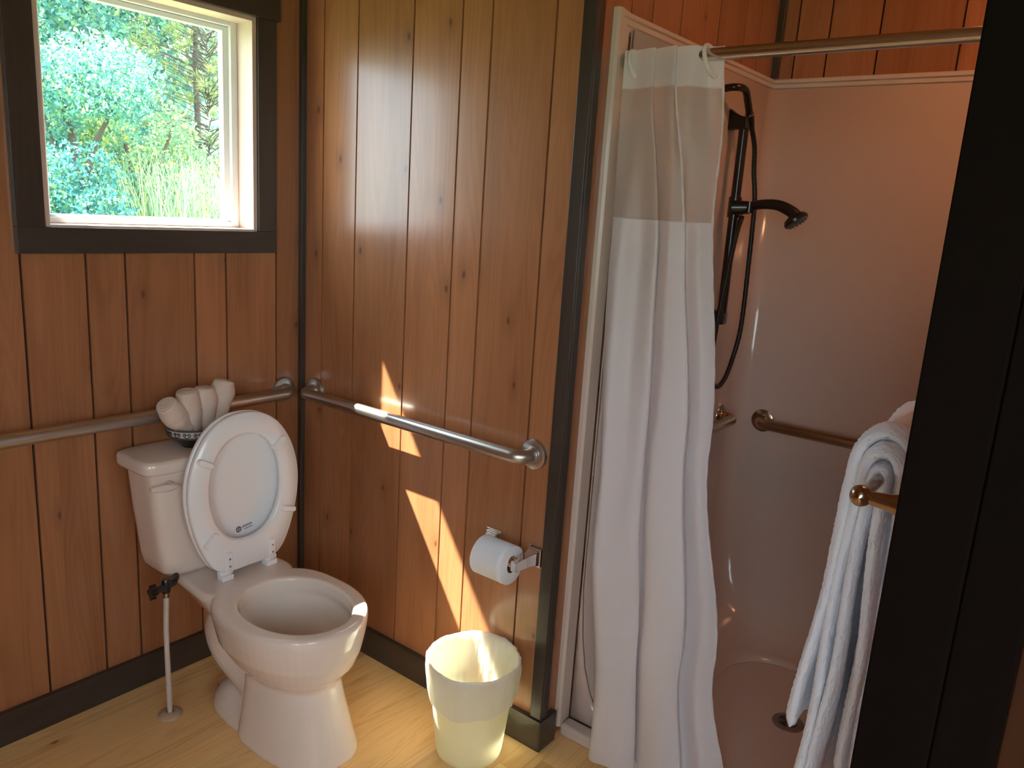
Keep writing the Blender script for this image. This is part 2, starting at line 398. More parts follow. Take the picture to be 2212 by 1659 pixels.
for ins, y0, y1, wd in ((.014, .065, .12, .022), (.034, .08, .105, .020)):
    x0, x1, z0, z1 = WX0+ins, WX1-ins, WZ0+ins*.45, WZ1-ins*.8
    mb.box((x0, y0, z0), (x0+wd, y1, z1)).box((x1-wd, y0, z0), (x1, y1, z1)).box((x0+wd, y0, z0), (x1-wd, y1, z0+wd*.7)).box((x0+wd, y0, z1-wd*.7), (x1-wd, y1, z1))
mb.build('vinyl_frame', 'vinyl', win, bevel=.002)
MB().box((WX0+.04, .090, WZ0+.02), (WX1-.04, .094, WZ1-.03)).build('pane', 'glass', win)
# unseen window added in the wall behind the camera for fill light
w2 = thing('added_window_2', None, None, (NX0, -3.3, NZ0)); w2['kind'] = 'structure'
mb = MB()
for a, b in (((NX0-.07, -3.3, NZ0-.07), (NX1+.07, -3.28, NZ0)), ((NX0-.07, -3.3, NZ1), (NX1+.07, -3.28, NZ1+.07)), ((NX0-.07, -3.3, NZ0), (NX0, -3.28, NZ1)), ((NX1, -3.3, NZ0), (NX1+.07, -3.28, NZ1))): mb.box(a, b)
mb.build('casing', 'dark', w2, bevel=.0015)
MB().box((NX0, -3.36, NZ0), (NX1, -3.356, NZ1)).build('pane', 'glass', w2)
w3 = thing('added_window_3', None, None, (-2.7, BY0, BZ0)); w3['kind'] = 'structure'  # another unseen window, added so daylight fills the curtain and shower side
mb = MB()
for a, b in (((-2.7, BY0-.07, BZ0-.07), (-2.68, BY1+.07, BZ0)), ((-2.7, BY0-.07, BZ1), (-2.68, BY1+.07, BZ1+.07)), ((-2.7, BY0-.07, BZ0), (-2.68, BY0, BZ1)), ((-2.7, BY1, BZ0), (-2.68, BY1+.07, BZ1))): mb.box(a, b)
mb.build('casing', 'dark', w3, bevel=.0015)
MB().box((-2.76, BY0, BZ0), (-2.756, BY1, BZ1)).build('pane', 'glass', w3)
# roof overhang outside, above the window
struct(MB().box((-4, .12, 2.42), (2, .53, 2.56)).build('roof_eave', 'eave'))

# ------------------------------------------------------------------ grab bars
def bar_path(p0, p1, n, off, r=.035):
    """from wall point p0, out along n by off, across, back to wall point p1"""
    p0, p1, n = Vector(p0), Vector(p1), Vector(n); d = (p1-p0).normalized(); out = [p0]
    rr = r
    for k in range(9):
        a = PI/2*k/8; out.append(p0+n*(off-rr)+n*rr*math.sin(a)+d*rr*(1-math.cos(a)))
    for k in range(9):
        a = PI/2*k/8; out.append(p1-d*rr+d*rr*math.sin(a)+n*(off-rr)+n*rr*math.cos(a))
    out.append(p1); return out
def grab_bar(p0, p1, n, label, m='steel', name='grab_bar', off=.057):
    t_ = thing(name, label, 'grab bar', p0, 'steel grab bars')
    MB().tube(bar_path(p0, p1, n, off), .0192, 24).build('bar', m, t_, smooth=True)
    ax = 'x' if abs(n[0]) > .5 else 'y'; s = n[0]+n[1]
    for p in (p0, p1):
        mb_ = MB().lathe([(0, 0), (.043, 0), (.043, .003*s), (.040, .009*s), (.032, .012*s), (.0215, .013*s), (.0198, .016*s), (0, .016*s)], p, ax, 40)
        mb_.build('flange', m, t_, smooth=True, angle=35)
    return t_
grab_bar((-.078, 0, .858), (-1.02, 0, .858), (0, -1, 0), 'brushed steel grab bar on the window wall behind the toilet tank')
grab_bar((0, -.075, .858), (0, -.998, .858), (-1, 0, 0), 'brushed steel grab bar above the toilet paper holder, partly in sun')

# ------------------------------------------------------------------ toilet
TX = -.425
toilet = thing('toilet', 'white two-piece toilet with raised seat standing under the window', 'toilet', (TX, -.4, 0))
def sup(w_, bf, bb, yc, z, n=2.2, N=56, x0=TX, nb=None):
    out = []
    for i in range(N):
        a = 2*PI*i/N; c, s = math.cos(a), math.sin(a)
        e = 2/(nb if nb and s > 0 else n)
        x = math.copysign(abs(c)**e, c)*w_; yy = math.copysign(abs(s)**e, s)
        out.append((x0+x, yc+(yy*bb if yy > 0 else yy*bf), z))
    return out
mb = MB()
# outside of the pedestal and bowl, over the rim and down the inside
S = [sup(.128, .250, .10, -.488, .0, 2.7), sup(.128, .250, .10, -.488, .012, 2.7), sup(.122, .232, .095, -.488, .06, 2.6), sup(.112, .205, .09, -.488, .14, 2.5), sup(.106, .188, .09, -.488, .205, 2.4),
     sup(.112, .192, .10, -.488, .216, 2.3), sup(.128, .204, .13, -.492, .232, 2.2), sup(.150, .214, .16, -.505, .262, 2.15), sup(.168, .218, .185, -.515, .30, 2.1, nb=3.0), sup(.178, .220, .20, -.520, .345, 2.1, nb=3.0), sup(.183, .222, .21, -.522, .380, 2.1, nb=3.0),
     sup(.183, .222, .21, -.522, .395, 2.1, nb=3.0), sup(.180, .219, .207, -.522, .402, 2.1, nb=3.0), sup(.172, .211, .199, -.522, .4045, 2.1, nb=3.0), sup(.143, .183, .166, -.528, .4045, 2.1), sup(.137, .177, .161, -.528, .401, 2.1), sup(.134, .174, .158, -.528, .375, 2.1),
     sup(.137, .176, .158, -.528, .355, 2.1), sup(.120, .155, .145, -.520, .30, 2.1), sup(.085, .11, .12, -.50, .23, 2.1), sup(.05, .06, .08, -.48, .18, 2.1)]
mb.loft(S)
# deck under the tank
def rr(w0, w1, y0, y1, z, N=56, n=5, x0=TX):
    out = []
    yc, b = (y0+y1)/2, (y1-y0)/2
    for i in range(N):
        a = 2*PI*i/N; c, s = math.cos(a), math.sin(a); xx = math.copysign(abs(c)**(2/n), c); yy = math.copysign(abs(s)**(2/n), s)
        f = (yy+1)/2; out.append((x0+xx*(w0*(1-f)+w1*f), yc+yy*b, z))
    return out
mb.loft([rr(.10, .07, -.355, -.20, .29), rr(.130, .10, -.36, -.15, .335), rr(.148, .120, -.365, -.085, .372), rr(.154, .130, -.365, -.07, .385), rr(.154, .130, -.365, -.07, .397), rr(.147, .123, -.360, -.078, .4045)])
# trapway and foot
tp = [(TX, -.300, .30), (TX, -.285, .27), (TX, -.262, .225), (TX, -.285, .175), (TX, -.34, .14), (TX, -.40, .11)]
mb.tube(spline(tp, 6), [.072+.016*math.sin(min(1, i/12)*1.57)+.010*math.sin(i*.17) for i in range(31)], 24)
mb.loft([rr(.118, .100, -.52, -.215, 0, n=3), rr(.118, .100, -.52, -.215, .014, n=3), rr(.112, .096, -.52, -.222, .036, n=3), rr(.096, .084, -.52, -.236, .062, n=3), rr(.074, .070, -.50, -.27, .088, n=3), rr(.06, .06, -.48, -.30, .12, n=3)])
mb.loft([rr(.074, .066, -.50, -.28, .05), rr(.066, .060, -.46, -.30, .15), rr(.06, .06, -.38, -.29, .20)])
bowl = mb.build('bowl', 'china', toilet, smooth=True, angle=0)
rm = bowl.modifiers.new('r', 'REMESH'); rm.mode = 'VOXEL'; rm.voxel_size = .0036; rm.use_smooth_shade = True
sm = bowl.modifiers.new('s', 'SMOOTH'); sm.iterations = 6; sm.factor = .55
wt = MB(); rg = [(TX+.068*math.cos(2*PI*i/32), -.495+.088*math.sin(2*PI*i/32), .208) for i in range(32)]
wt.add(rg+[(x, y_, .2) for x, y_, z in rg], [tuple(range(32)), tuple(reversed(range(32, 64)))]+[(i, (i+1) % 32, 32+(i+1) % 32, 32+i) for i in range(32)])
wt.build('water', 'water', toilet)
# tank
def tk(w_, y0, y1, z, n=6.5, bow=.010, N=64, ch=0):
    out = []
    for i in range(N):
        a = 2*PI*(i+.5)/N; c, s = math.cos(a), math.sin(a); xx = math.copysign(abs(c)**(2/n), c); yy = math.copysign(abs(s)**(2/n), s)
        Y = (y0+y1)/2+yy*(y1-y0)/2
        if yy < 0: Y -= bow*(1-xx*xx)*(-yy)
        out.append((TX-.014+xx*w_, Y, z))
    return out
tank = MB().loft([tk(.120, -.155, -.05, .405), tk(.150, -.172, -.035, .409), tk(.163, -.180, -.028, .425), tk(.170, -.184, -.025, .46), tk(.186, -.186, -.022, .60), tk(.197, -.188, -.02, .725), tk(.197, -.188, -.02, .735)]).build('tank', 'tankch', toilet, smooth=True, angle=60)
MB().loft([tk(.205, -.190, -.014, .728), tk(.217, -.199, -.009, .731, 8), tk(.219, -.201, -.008, .737, 8), tk(.219, -.201, -.008, .758, 8), tk(.216, -.198, -.011, .765, 8), tk(.208, -.190, -.02, .768, 8)]).build('tank_lid', 'tankch', toilet, smooth=True, angle=70)
# flush lever
mb = MB(); mb.lathe([(0, .006), (.010, .006), (.010, -.018), (0, -.020)], (-.590, -.196, .698), 'y', 20)
lev = []
for i in range(13):
    u = i/12; rx = .011*math.sin(PI*min(1, max(0, u*.9+.08)))**.6; x_ = -.656+.082*u
    lev.append([(x_, -.216-.005*math.sin(PI*u)+.006*math.cos(2*PI*j/16), (.703-.006*u)+rx*math.sin(2*PI*j/16)) for j in range(16)])
mb.loft(lev); mb.build('flush_lever', 'tankch', toilet, smooth=True)
# seat ring and cover, raised
SX = TX+.020
HB = Vector((SX, -.268, .430)); tl = math.radians(2.3)
eu = Vector((1, 0, 0)); ev = Vector((0, math.sin(tl), math.cos(tl))); en = Vector((0, -math.cos(tl), math.sin(tl)))
def SP(u, v, n_): return HB+eu*u*.97+ev*v+en*n_
def outline(ctrl, n=7):
    half = [(u, v) for u, v in ctrl]; full = half+[(-u, v) for u, v in reversed(half[1:-1])]
    return [(p.x, p.y) for p in spline([(u, v, 0) for u, v in full], n, True)]
OUT = outline([(0, -.003), (.05, -.003), (.092, .004), (.127, .035), (.160, .105), (.181, .19), (.183, .265), (.162, .345), (.118, .412), (.062, .448), (0, .458)])
INN = outline([(0, .085), (.03, .088), (.062, .103), (.092, .135), (.112, .18), (.120, .235), (.114, .295), (.092, .345), (.06, .378), (.028, .391), (0, .394)])
def off_ring(o, k, cy=.235): return [((u)*k, cy+(v-cy)*k) for u, v in o]
rings = []
for o_, k, n_ in ((OUT, .985, .0), (OUT, 1.0, .005), (OUT, 1.0, .014), (OUT, .985, .019), (INN, 1.06, .020), (INN, 1.0, .016), (INN, 1.0, .004), (INN, 1.04, .0)):
    rings.append([SP(u, v, n_+.004) for u, v in off_ring(o_, k)])
seat = MB().loft(rings, loop=True, cap=False).build('seat', 'seat', toilet, smooth=True, angle=70)
for (u, v, a) in ((-.133, .335, -62), (.112, .350, 48), (-.126, .110, 50), (.140, .138, -74)):
    mb = MB(); rg = []
    ca, sa = math.cos(math.radians(90-a)), math.sin(math.radians(90-a))
    for zz, k in ((.020, 1.15), (.032, 1.05), (.035, .8)):
        ring = []
        for i in range(20):
            t_ = 2*PI*i/20; p = .017 if math.cos(t_) > 0 else -.017
            lx, ly = (p+.0085*k*math.cos(t_)), .0085*k*math.sin(t_)
            ring.append(SP(u+lx*ca-ly*sa, v+lx*sa+ly*ca, zz))
        rg.append(ring)
    mb.loft(rg).build('bumper', 'seat', seat, smooth=True, angle=50)
# cover behind it: shallow dish
rings = []
for k, n_ in ((.06, -.036), (.45, -.035), (.75, -.031), (.93, -.024), (1.0, -.014), (1.005, -.006), (.985, -.001), (.955, -.002), (.90, -.010), (.72, -.022), (.45, -.026), (.06, -.027)):
    rings.append([SP(u, v, n_+.002) for u, v in off_ring(OUT, k)])
cover = MB().loft(rings).build('cover', 'seat', toilet, smooth=True, angle=0)
# maker's mark printed on the cover
mb = MB(); c0 = (-.004, .098)
def mark(pts, wd, n_=-.0215):
    P = [SP(u, v, n_) for u, v in pts]
    mb.tube(P, wd, 6)
mark([(c0[0]+.0078*math.cos(a*PI/12), c0[1]+.0078*math.sin(a*PI/12)) for a in range(25)], .0012)
mark([(c0[0]+x*.006, c0[1]+y_*.006) for x, y_ in ((.8, .9), (0, .5), (-.6, .2), (.6, -.2), (0, -.5), (-.8, -.9))], .0010)
for i in range(7): mark([(.008+.005*i, .100+.0006*i), (.010+.005*i, .1055+.0006*i+.0015*(i % 2)), (.012+.005*i, .101+.0006*i)], .0007)
mark([(.014, .0945), (.044, .0980)], .0008)
mb.build('printed_mark', 'ink', cover)
# hinges
for sx in (-1, 1):
    hx = SX+.004+sx*.074
    mb = MB(); mb.box((hx-.018, -.290, .400), (hx+.018, -.262, .418))
    mb.lathe([(0, -.020), (.0095, -.020), (.0095, .022), (0, .022)], (hx, -.272, .424), 'x', 20)
    h = mb.build('hinge', 'seat', toilet, bevel=.0015)
    mb = MB()
    u = hx-SX
    ring = lambda v, w_, a, b: [SP(u-w_, v, a), SP(u+w_, v, a), SP(u+w_, v, b), SP(u-w_, v, b)]
    mb.loft([ring(-.012, .008, .004, .018), ring(.008, .008, .012, .027), ring(.012, .0085, .018, .030), ring(.056, .0085, .018, .030), ring(.060, .006, .018, .027)])
    a_ = mb.build('hinge_arm', 'seat', h, bevel=.0012)
    for v in (.018, .040):
        MB().lathe([(0, 0), (.0032, 0), (.0032, .001), (0, .001)], (0, 0, 0), 'z', 14).build('screw', 'drain', h).matrix_world = Matrix.Translation(SP(u, v, .0302)) @ en.to_track_quat('Z', 'Y').to_matrix().to_4x4()

# ------------------------------------------------------------------ water supply
sp = thing('water_supply', 'thin white water pipe with black valve rising from floor beside toilet', 'pipe', (-.617, -.205, 0))
mb = MB().tube(spline([(-.617, -.205, 0), (-.619, -.206, .12), (-.620, -.205, .26), (-.616, -.205, .375)], 6), .0075, 16); mb.build('supply_tube', 'pipe', sp, smooth=True)
MB().lathe([(.0, 0), (.034, 0), (.034, .002), (.031, .006), (.020, .012), (.012, .013), (.012, .004), (0, .004)], (-.617, -.205, 0), n=36).build('floor_plate', 'esc', sp, smooth=True)
MB().lathe([(0, 0), (.009, 0), (.009, .016), (0, .016)], (-.616, -.205, .373), n=20).build('brass_nut', 'bronze', sp, smooth=True)
mb = MB().lathe([(0, 0), (.011, 0), (.013, .008), (.013, .034), (.010, .04), (0, .04)], (-.616, -.205, .388), n=20)
mb.tube([(-.590, -.200, .408), (-.65, -.212, .405)], .011, 14)
mb.tube([(-.590, -.200, .408), (-.575, -.185, .412), (-.56, -.150, .416)], .009, 12)
mb.build('valve_body', 'black', sp, smooth=True)
mb = MB()
mb.loft([[(x, -.212+(.013+.004*math.cos(4*a))*math.cos(a)*1.0, .405+(.019+.004*math.cos(4*a))*math.sin(a)) for a in [2*PI*i/32 for i in range(32)]] for x in (-.650, -.654, -.662, -.666)])
mb.build('valve_knob', 'black', sp, smooth=True, angle=50)

# ------------------------------------------------------------------ bowl of rolled washcloths on the tank
BC = Vector((-.464, -.108, .768))
bt = thing('decorated_bowl', 'black and white scroll-patterned bowl on the toilet tank lid', 'bowl', BC)
prof = [(.0, 0), (.036, 0), (.037, .003), (.041, .008), (.058, .022), (.070, .040), (.0745, .060), (.0725, .061), (.067, .040), (.055, .024), (.034, .010), (0, .010)]
MB().lathe(prof, BC, n=56).build('body', 'black', bt, smooth=True, angle=60)
M['band'] = mat('white_scroll_glaze', (.62, .58, .54), .25)
mb = MB(); mb.lathe([(.0700, .034), (.0718, .036), (.0757, .0585), (.0735, .060)], BC, n=56)
band = mb.build('pattern_band', 'band', bt, smooth=True)
mb = MB()
def onb(a, h): r = .0720+(h-.036)*(.0039/.0225)+.0006; return BC+Vector((r*math.cos(a), r*math.sin(a), h))
for k in range(16):
    a0 = 2*PI*k/16
    for s in (-1, 1):
        pts = []
        for i in range(22):
            th = i/21*2.6*PI; rr_ = .0052*(1-i/21*.72)
            pts.append(onb(a0+s*(.088+(-rr_*math.cos(th))/.074), .0475+rr_*math.sin(th)*1.15))
        mb.tube(pts, .0011, 6)
    mb.tube([onb(a0+.19*(j/8-.5), .0425-.0035*math.cos(PI*(j/8-.5))) for j in range(9)], .0011, 6)
for h in (.037, .058): mb.tube([onb(2*PI*i/60, h) for i in range(60)], .0013, 6, loop=True)
mb.build('scrollwork', 'black', band)

def cloth_roll(a, b, r, label, seed, tuck=False):
    a, b = Vector(a), Vector(b); d = (b-a).normalized(); L_ = (b-a).length
    o = thing('rolled_washcloth', label, 'washcloth', a, 'rolled washcloths')
    n1 = d.orthogonal().normalized(); n2 = d.cross(n1); rnd = random.Random(seed); mb_ = MB(); rings = []
    ph = rnd.random()*6
    N = 30
    for i in range(N+1):
        u = i/N; bulge = 1+.07*math.sin(u*9+ph)-.10*math.exp(-((u-.62)/.035)**2)*.5+.05*math.exp(-((u-.8)/.1)**2)
        k = r*interp(u, [(0, .74), (.15, .90), (.5, 1.0), (.9, 1.03), (1, .96)])*bulge
        bend = n1*.006*math.sin(u*3+ph)
        rings.append([a+d*L_*u+bend+(n1*math.cos(t_)+n2*math.sin(t_))*k*(1+.03*math.sin(3*t_+ph+u*2)) for t_ in [2*PI*j/36 for j in range(36)]])
    e = rings[-1]; c = sum((Vector(p) for p in e), Vector())/36
    for s_, dd in ((.97, .004), (.90, .008), (.82, .010), (.76, .0075), (.70, .011), (.58, .0125), (.52, .009), (.46, .012), (.34, .013), (.28, .010), (.05, .012)):
        rings.append([c+(Vector(p)-c)*s_+d*dd for p in e])
    mb_.loft(rings); mb_.build('roll', 'cotton', o, smooth=True, angle=0)
    # free edge seam wrapping the roll
    seam = [a+d*L_*u+(n1*math.cos(ph+.5*u)+n2*math.sin(ph+.5*u))*r*1.02*interp(u, [(0, .74), (.15, .90), (.5, 1.0), (.9, 1.03), (1, .96)]) for u in [i/16 for i in range(2, 17)]]
    MB().tube(seam, .0022, 8).build('hem', 'cotton', o, smooth=True)
    return o
B0 = BC+Vector((0, 0, .03))
rolls = [((-.488, -.114, .822), (-.556, -.132, .905), .0335, 'rolled beige washcloth leaning farthest left out of the bowl'),
         ((-.468, -.108, .806), (-.486, -.114, .925), .0335, 'rolled beige washcloth, second from the left in the bowl'),
         ((-.428, -.104, .798), (-.424, -.104, .925), .0335, 'rolled beige washcloth third from left, just left of the tallest one'),
         ((-.398, -.104, .802), (-.358, -.100, .935), .0325, 'rolled beige washcloth standing tallest and nearest the room corner')]
for i, (a, b, r, lb) in enumerate(rolls): cloth_roll(a, b, r, lb, 11+i)

# ------------------------------------------------------------------ toilet paper
th = thing('toilet_paper_holder', 'chrome two-post paper holder on the panelled wall near the corner', 'toilet paper holder', (0, -.95, .575))
for yy in (-1.030, -.878):
    s = 1 if yy < -.95 else -1
    mb = MB()
    mb.box((-.004, yy-.027, .544), (0, yy+.027, .606)).box((-.014, yy-.022, .549), (-.004, yy+.022, .601))
    def q(x, h, z0, w0=.012, k_=.016): return [(x, yy-w0+h, z0-k_), (x, yy+w0+h, z0-k_), (x, yy+w0+h, z0+k_), (x, yy-w0+h, z0+k_)]
    mb.loft([q(-.014, 0, .576, .019, .021), q(-.036, s*.003, .574, .013, .018), q(-.068, s*.008, .570, .011, .015), q(-.092, s*.010, .568, .010, .014)])
    mb.build('post', 'chrome', th, bevel=.002)
MB().tube([(-.076, -1.012, .573), (-.076, -.895, .573)], [.009, .009], 16).build('spindle', 'chrome', th, smooth=True)
for yy, s in ((-1.016, 1), (-.892, -1)):
    MB().lathe([(.004, -.004*s), (.014, 0), (.020, .016*s)], (-.076, yy, .573), 'y', 24).build('cone', 'chrome', th, smooth=True)
tr_ = thing('toilet_paper_roll', 'white roll of toilet paper on the chrome holder', 'toilet paper', (-.076, -.955, .573))
R = .054
mb = MB(); Y0, Y1 = -1.004, -.898
mb.lathe([(.0215, Y0+.95), (R-.002, Y0+.95), (R, Y0+.9515), (R, Y0+.962), (R+.0008, Y0+.963), (R, Y0+.964), (R, Y1+.9485), (R-.002, Y1+.95), (.0215, Y1+.95), (.0215, Y0+.95)], (-.076, -.95, .562), 'y', 72)
mb.build('paper', 'paper', tr_, smooth=True, angle=40)
MB().lathe([(.0215, Y0+.9505), (.0215, Y1+.9495), (.0200, Y1+.9495), (.0200, Y0+.9505), (.0215, Y0+.9505)], (-.076, -.95, .562), 'y', 40).build('core', 'card', tr_, smooth=True)
mb = MB()  # loose end with torn perforation
a0, a1 = math.radians(108), math.radians(128)
v = []
for i in range(13):
    a = math.radians(70)+(math.radians(128-70))*i/12
    for yy in (Y0+.002, Y1-.002): v.append((-.076+(R+.0009)*math.cos(a), yy, .562+(R+.0009)*math.sin(a)))
mb.add(v, [(2*i, 2*i+1, 2*i+3, 2*i+2) for i in range(12)]); mb.build('loose_sheet', 'paper', tr_, smooth=True)

# ------------------------------------------------------------------ trash can
TC = Vector((-.140, -.942, 0))
cn = thing('trash_can', 'cream plastic trash can with white bag standing in the sun by the wall', 'trash can', TC)
MB().lathe([(0, 0), (.082, 0), (.090, .006), (.0935, .02), (.118, .24), (.126, .285), (.129, .287), (.1265, .290), (.122, .286), (.1145, .24), (.090, .02), (.084, .010), (0, .010)], TC, n=72).build('bin', 'can', cn, smooth=True, angle=50)
mb = MB(); rings = []; N = 128; rnd = random.Random(5)
for (r_, h_, am, wz) in ((.062, .03, .010, .004), (.085, .09, .008, .004), (.100, .18, .006, .004), (.117, .27, .003, .002), (.1235, .2925, .0015, .002), (.1275, .2955, .002, .002), (.1305, .292, .003, .002), (.1315, .280, .0035, .003), (.131, .262, .003, .003), (.129, .240, .003, .003), (.126, .215, .003, .004), (.123, .195, .003, .005), (.120, .180, .002, .006)):
    ring = []
    for i in range(N):
        a = 2*PI*i/N
        gather = .6+.8*max(0, math.cos(a-2.6+PI))   # more ruffles on the wall side
        d = am*gather*(.5*math.sin(17*a+h_*30)+.35*math.sin(31*a+1.7-h_*60)+.3*math.sin(7*a+h_*12))
        zz = h_+wz*(math.sin(3*a+.6)+.5*math.sin(8*a+2))
        if h_ < .2: zz += -.006*math.sin(a-2.2) if r_ > .119 else 0
        ring.append(TC+Vector(((r_+d)*math.cos(a), (r_+d)*math.sin(a), max(zz, .014))))
    rings.append(ring)
mb.loft(rings, cap=False)
bg = mb.build('bin_bag', 'bag', cn, smooth=True, angle=0)

# ------------------------------------------------------------------ shower stall
SO = -1.098; DI = 1.112     # inner faces of the surround
ss = thing('shower_stall', 'beige-white fibreglass shower surround with moulded rim and low pan', 'shower stall', (.6, -1.55, 0))
def plan(off, z, x0=.15):
    pts = [(x0, SO-off)]; r = .07+off*.4
    cx, cy = DI-off-r, SO-off-r
    for i in range(9): a = PI/2-PI/2*i/8; pts.append((cx+r*math.cos(a), cy+r*math.sin(a)))
    cy2 = EY+.004+off*.3+r
    for i in range(9): a = -PI/2*i/8; pts.append((cx+r*math.cos(a), cy2+r*math.sin(a)))
    pts.append((x0, EY+.004+off*.3)); return [(x, y_, z) for x, y_ in pts]
hs = [(0, 1.945), (0, 1.0), (0, .45), (.012, .30), (.03, .20), (.055, .13), (.085, .085), (.12, .056), (.16, .040), (.20, .034), (.24, .032)]
mb = MB().loft([plan(o_, z) for o_, z in hs], closed=False, cap=False)
e = [(plan(o_, z)[0], plan(o_, z)[-1]) for o_, z in hs]
for k_, yw in ((0, SO+.003), (1, EY+.003)):
    mb.loft([[q_[k_] for q_ in e], [(.15, yw, q_[k_][2]) for q_ in e]], closed=False, cap=False)
sh = mb.build('wall_shell', 'fiber', ss, smooth=True, angle=0)
so = sh.modifiers.new('t', 'SOLIDIFY'); so.thickness = .006; so.offset = -1
fl = plan(.24, .032, .15); mb = MB()
n_ = len(fl); mb.add(fl+[(.13, EY+.02, .036), (.13, SO, .036)], [tuple(range(n_+2))]); mb.build('pan_floor', 'fiber', ss)
MB().box((.086, EY+.004, 0), (.135, SO+.004, .040)).build('threshold', 'fibertrim', ss, bevel=.012, seg=4)
# moulded flange: stepped profile swept along the top and down the front
prof = [(0, 0), (.010, 0), (.016, .004), (.017, .014), (.012, .018), (.013, .030), (.009, .034), (.010, .044), (.004, .050), (0, .050)]
mb = MB()
def sweep(P0, P1, nrm, dn):
    P0, P1, nrm, dn = map(Vector, (P0, P1, nrm, dn)); mb.loft([[p+nrm*a+dn*b for a, b in prof] for p in (P0, P1)])
sweep((.088, SY, 1.984), (DX-.004, SY, 1.985), (0, -1, 0), (0, 0, -1))
sweep((DX, SY, 1.985), (DX, EY, 1.985), (-1, 0, 0), (0, 0, -1))
mb.build('top_flange', 'fibertrim', ss)
mb = MB(); sweep((.08, SY, .03), (.08, SY, 1.985), (0, -1.1, 0), (1.4, 0, 0))
mb.build('front_flange', 'fibertrim', ss)
dr = MB().lathe([(0, .0), (.046, .0), (.046, .003), (.040, .005), (.036, .0045), (0, .0045)], (.575, -1.60, .032), n=48); dr = dr.build('drain', 'drain', ss, smooth=True, angle=40)
mb = MB()
for r_ in (.010, .018, .026):
    for k in range(4):
        a0 = k*PI/2+.2+r_*20
        mb.tube([(.575+r_*math.cos(a0+i*.13), -1.60+r_*math.sin(a0+i*.13), .0368) for i in range(9)], .0017, 6)
mb.build('drain_slots', 'blackrub', dr)
# grab bars in the shower
grab_bar((.985, SO, .82), (.30, SO, .82), (0, -1, 0), 'bronze-toned grab bar end peeking out right of the shower curtain', 'bronze')
grab_bar((DI, -1.215, .806), (DI, -1.88, .806), (-1, 0, 0), 'bronze-toned grab bar on the back of the shower, behind the towel', 'bronze')

# hand shower
hs_ = thing('hand_shower_set', 'black hand shower on a slide rail with looping hose', 'shower', (.775, SO, 1.2))
RX, RY = .775, -1.150
MB().tube([(RX, RY, 1.19), (RX, RY, 1.80)], .0150, 18).build('slide_rail', 'black', hs_, smooth=True)
for zc, s in ((1.80, 1), (1.195, -1)):
    mb = MB(); rings = []
    for i in range(10):
        u = i/9; hh = .022+.030*(1-u)**2*(1 if s > 0 else .4)
        y_ = SO-.0-(.066)*u
        rings.append([(RX-.017, y_, zc-.020), (RX+.017, y_, zc-.020), (RX+.017, y_, zc+hh-(.005 if s > 0 else .002)), (RX-.017, y_, zc+hh-(.005 if s > 0 else .002))])
    mb.loft(rings).build('rail_bracket', 'black', hs_, bevel=.005, seg=3)
mb = MB().tube([(RX-.012, RY+.002, 1.545), (RX+.004, RY-.05, 1.548)], [.024, .019], 20)
mb.tube([(RX, RY, 1.515), (RX, RY, 1.578)], .020, 20); mb.tube([(RX, RY-.048, 1.532), (RX, RY-.048, 1.566)], .018, 16)
mb.build('holder', 'black', hs_, smooth=True)
hp = spline([(RX, RY-.02, 1.535), (RX, RY-.07, 1.556), (RX, RY-.13, 1.560), (RX, RY-.175, 1.545), (RX, RY-.203, 1.525)], 6)
hd = MB().tube(hp, [.013+.006*(i/(len(hp)-1)) for i in range(len(hp))], 18).build('shower_handle', 'black', hs_, smooth=True)
mb = MB().lathe([(0, .022), (.018, .021), (.033, .014), (.038, .004), (.036, -.004), (.030, -.006), (0, -.006)], n=36)
for r_, k in ((.010, 6), (.019, 10), (.027, 14)):
    for i in range(k): a = 2*PI*i/k; mb.tube([(r_*math.cos(a), r_*math.sin(a), -.004), (r_*math.cos(a), r_*math.sin(a), -.0095)], .0015, 6)
o = mb.build('spray_head', 'black', hs_, smooth=True, angle=40)
o.matrix_parent_inverse = Matrix.Translation(Vector(hs_.location)).inverted()
o.matrix_basis = Matrix.Translation((RX, RY-.200, 1.514)) @ Matrix.Rotation(math.radians(-38), 4, 'X')
MB().tube(spline([(RX-.10, SO, 1.885), (RX-.10, SO-.05, 1.890), (RX-.062, SO-.066, 1.888), (RX-.026, SO-.064, 1.862), (RX+.012, SO-.062, 1.815)], 6), .011, 16).build('shower_arm', 'black', hs_, smooth=True)
MB().tube([(RX+.004, SO-.062, 1.826), (RX+.030, SO-.062, 1.790)], [.015, .011], 18).build('hose_coupling', 'black', hs_, smooth=True)
MB().tube([(RX+.003, SO-.062, 1.827), (RX+.0045, SO-.062, 1.825)], .0153, 18).build('chrome_ring', 'chrome', hs_, smooth=True)
hy = SO-.064
hose = spline([(RX+.030, hy, 1.790), (RX+.072, hy, 1.735), (RX+.092, hy, 1.66), (RX+.105, hy-.01, 1.56), (RX+.120, hy-.01, 1.36), (RX+.122, hy-.01, 1.16), (RX+.108, hy, 1.05), (RX+.06, hy, .985), (RX, hy, .968), (RX-.05, hy, 1.01), (RX-.065, hy, 1.12), (RX-.055, hy-.01, 1.30), (RX-.03, hy-.015, 1.45), (RX-.004, RY-.03, 1.52)], 12)
n_ = len(hose); MB().tube(hose, [.0075+.0007*(i % 2) for i in range(n_)], 12).build('hose', 'blackrub', hs_, smooth=True)

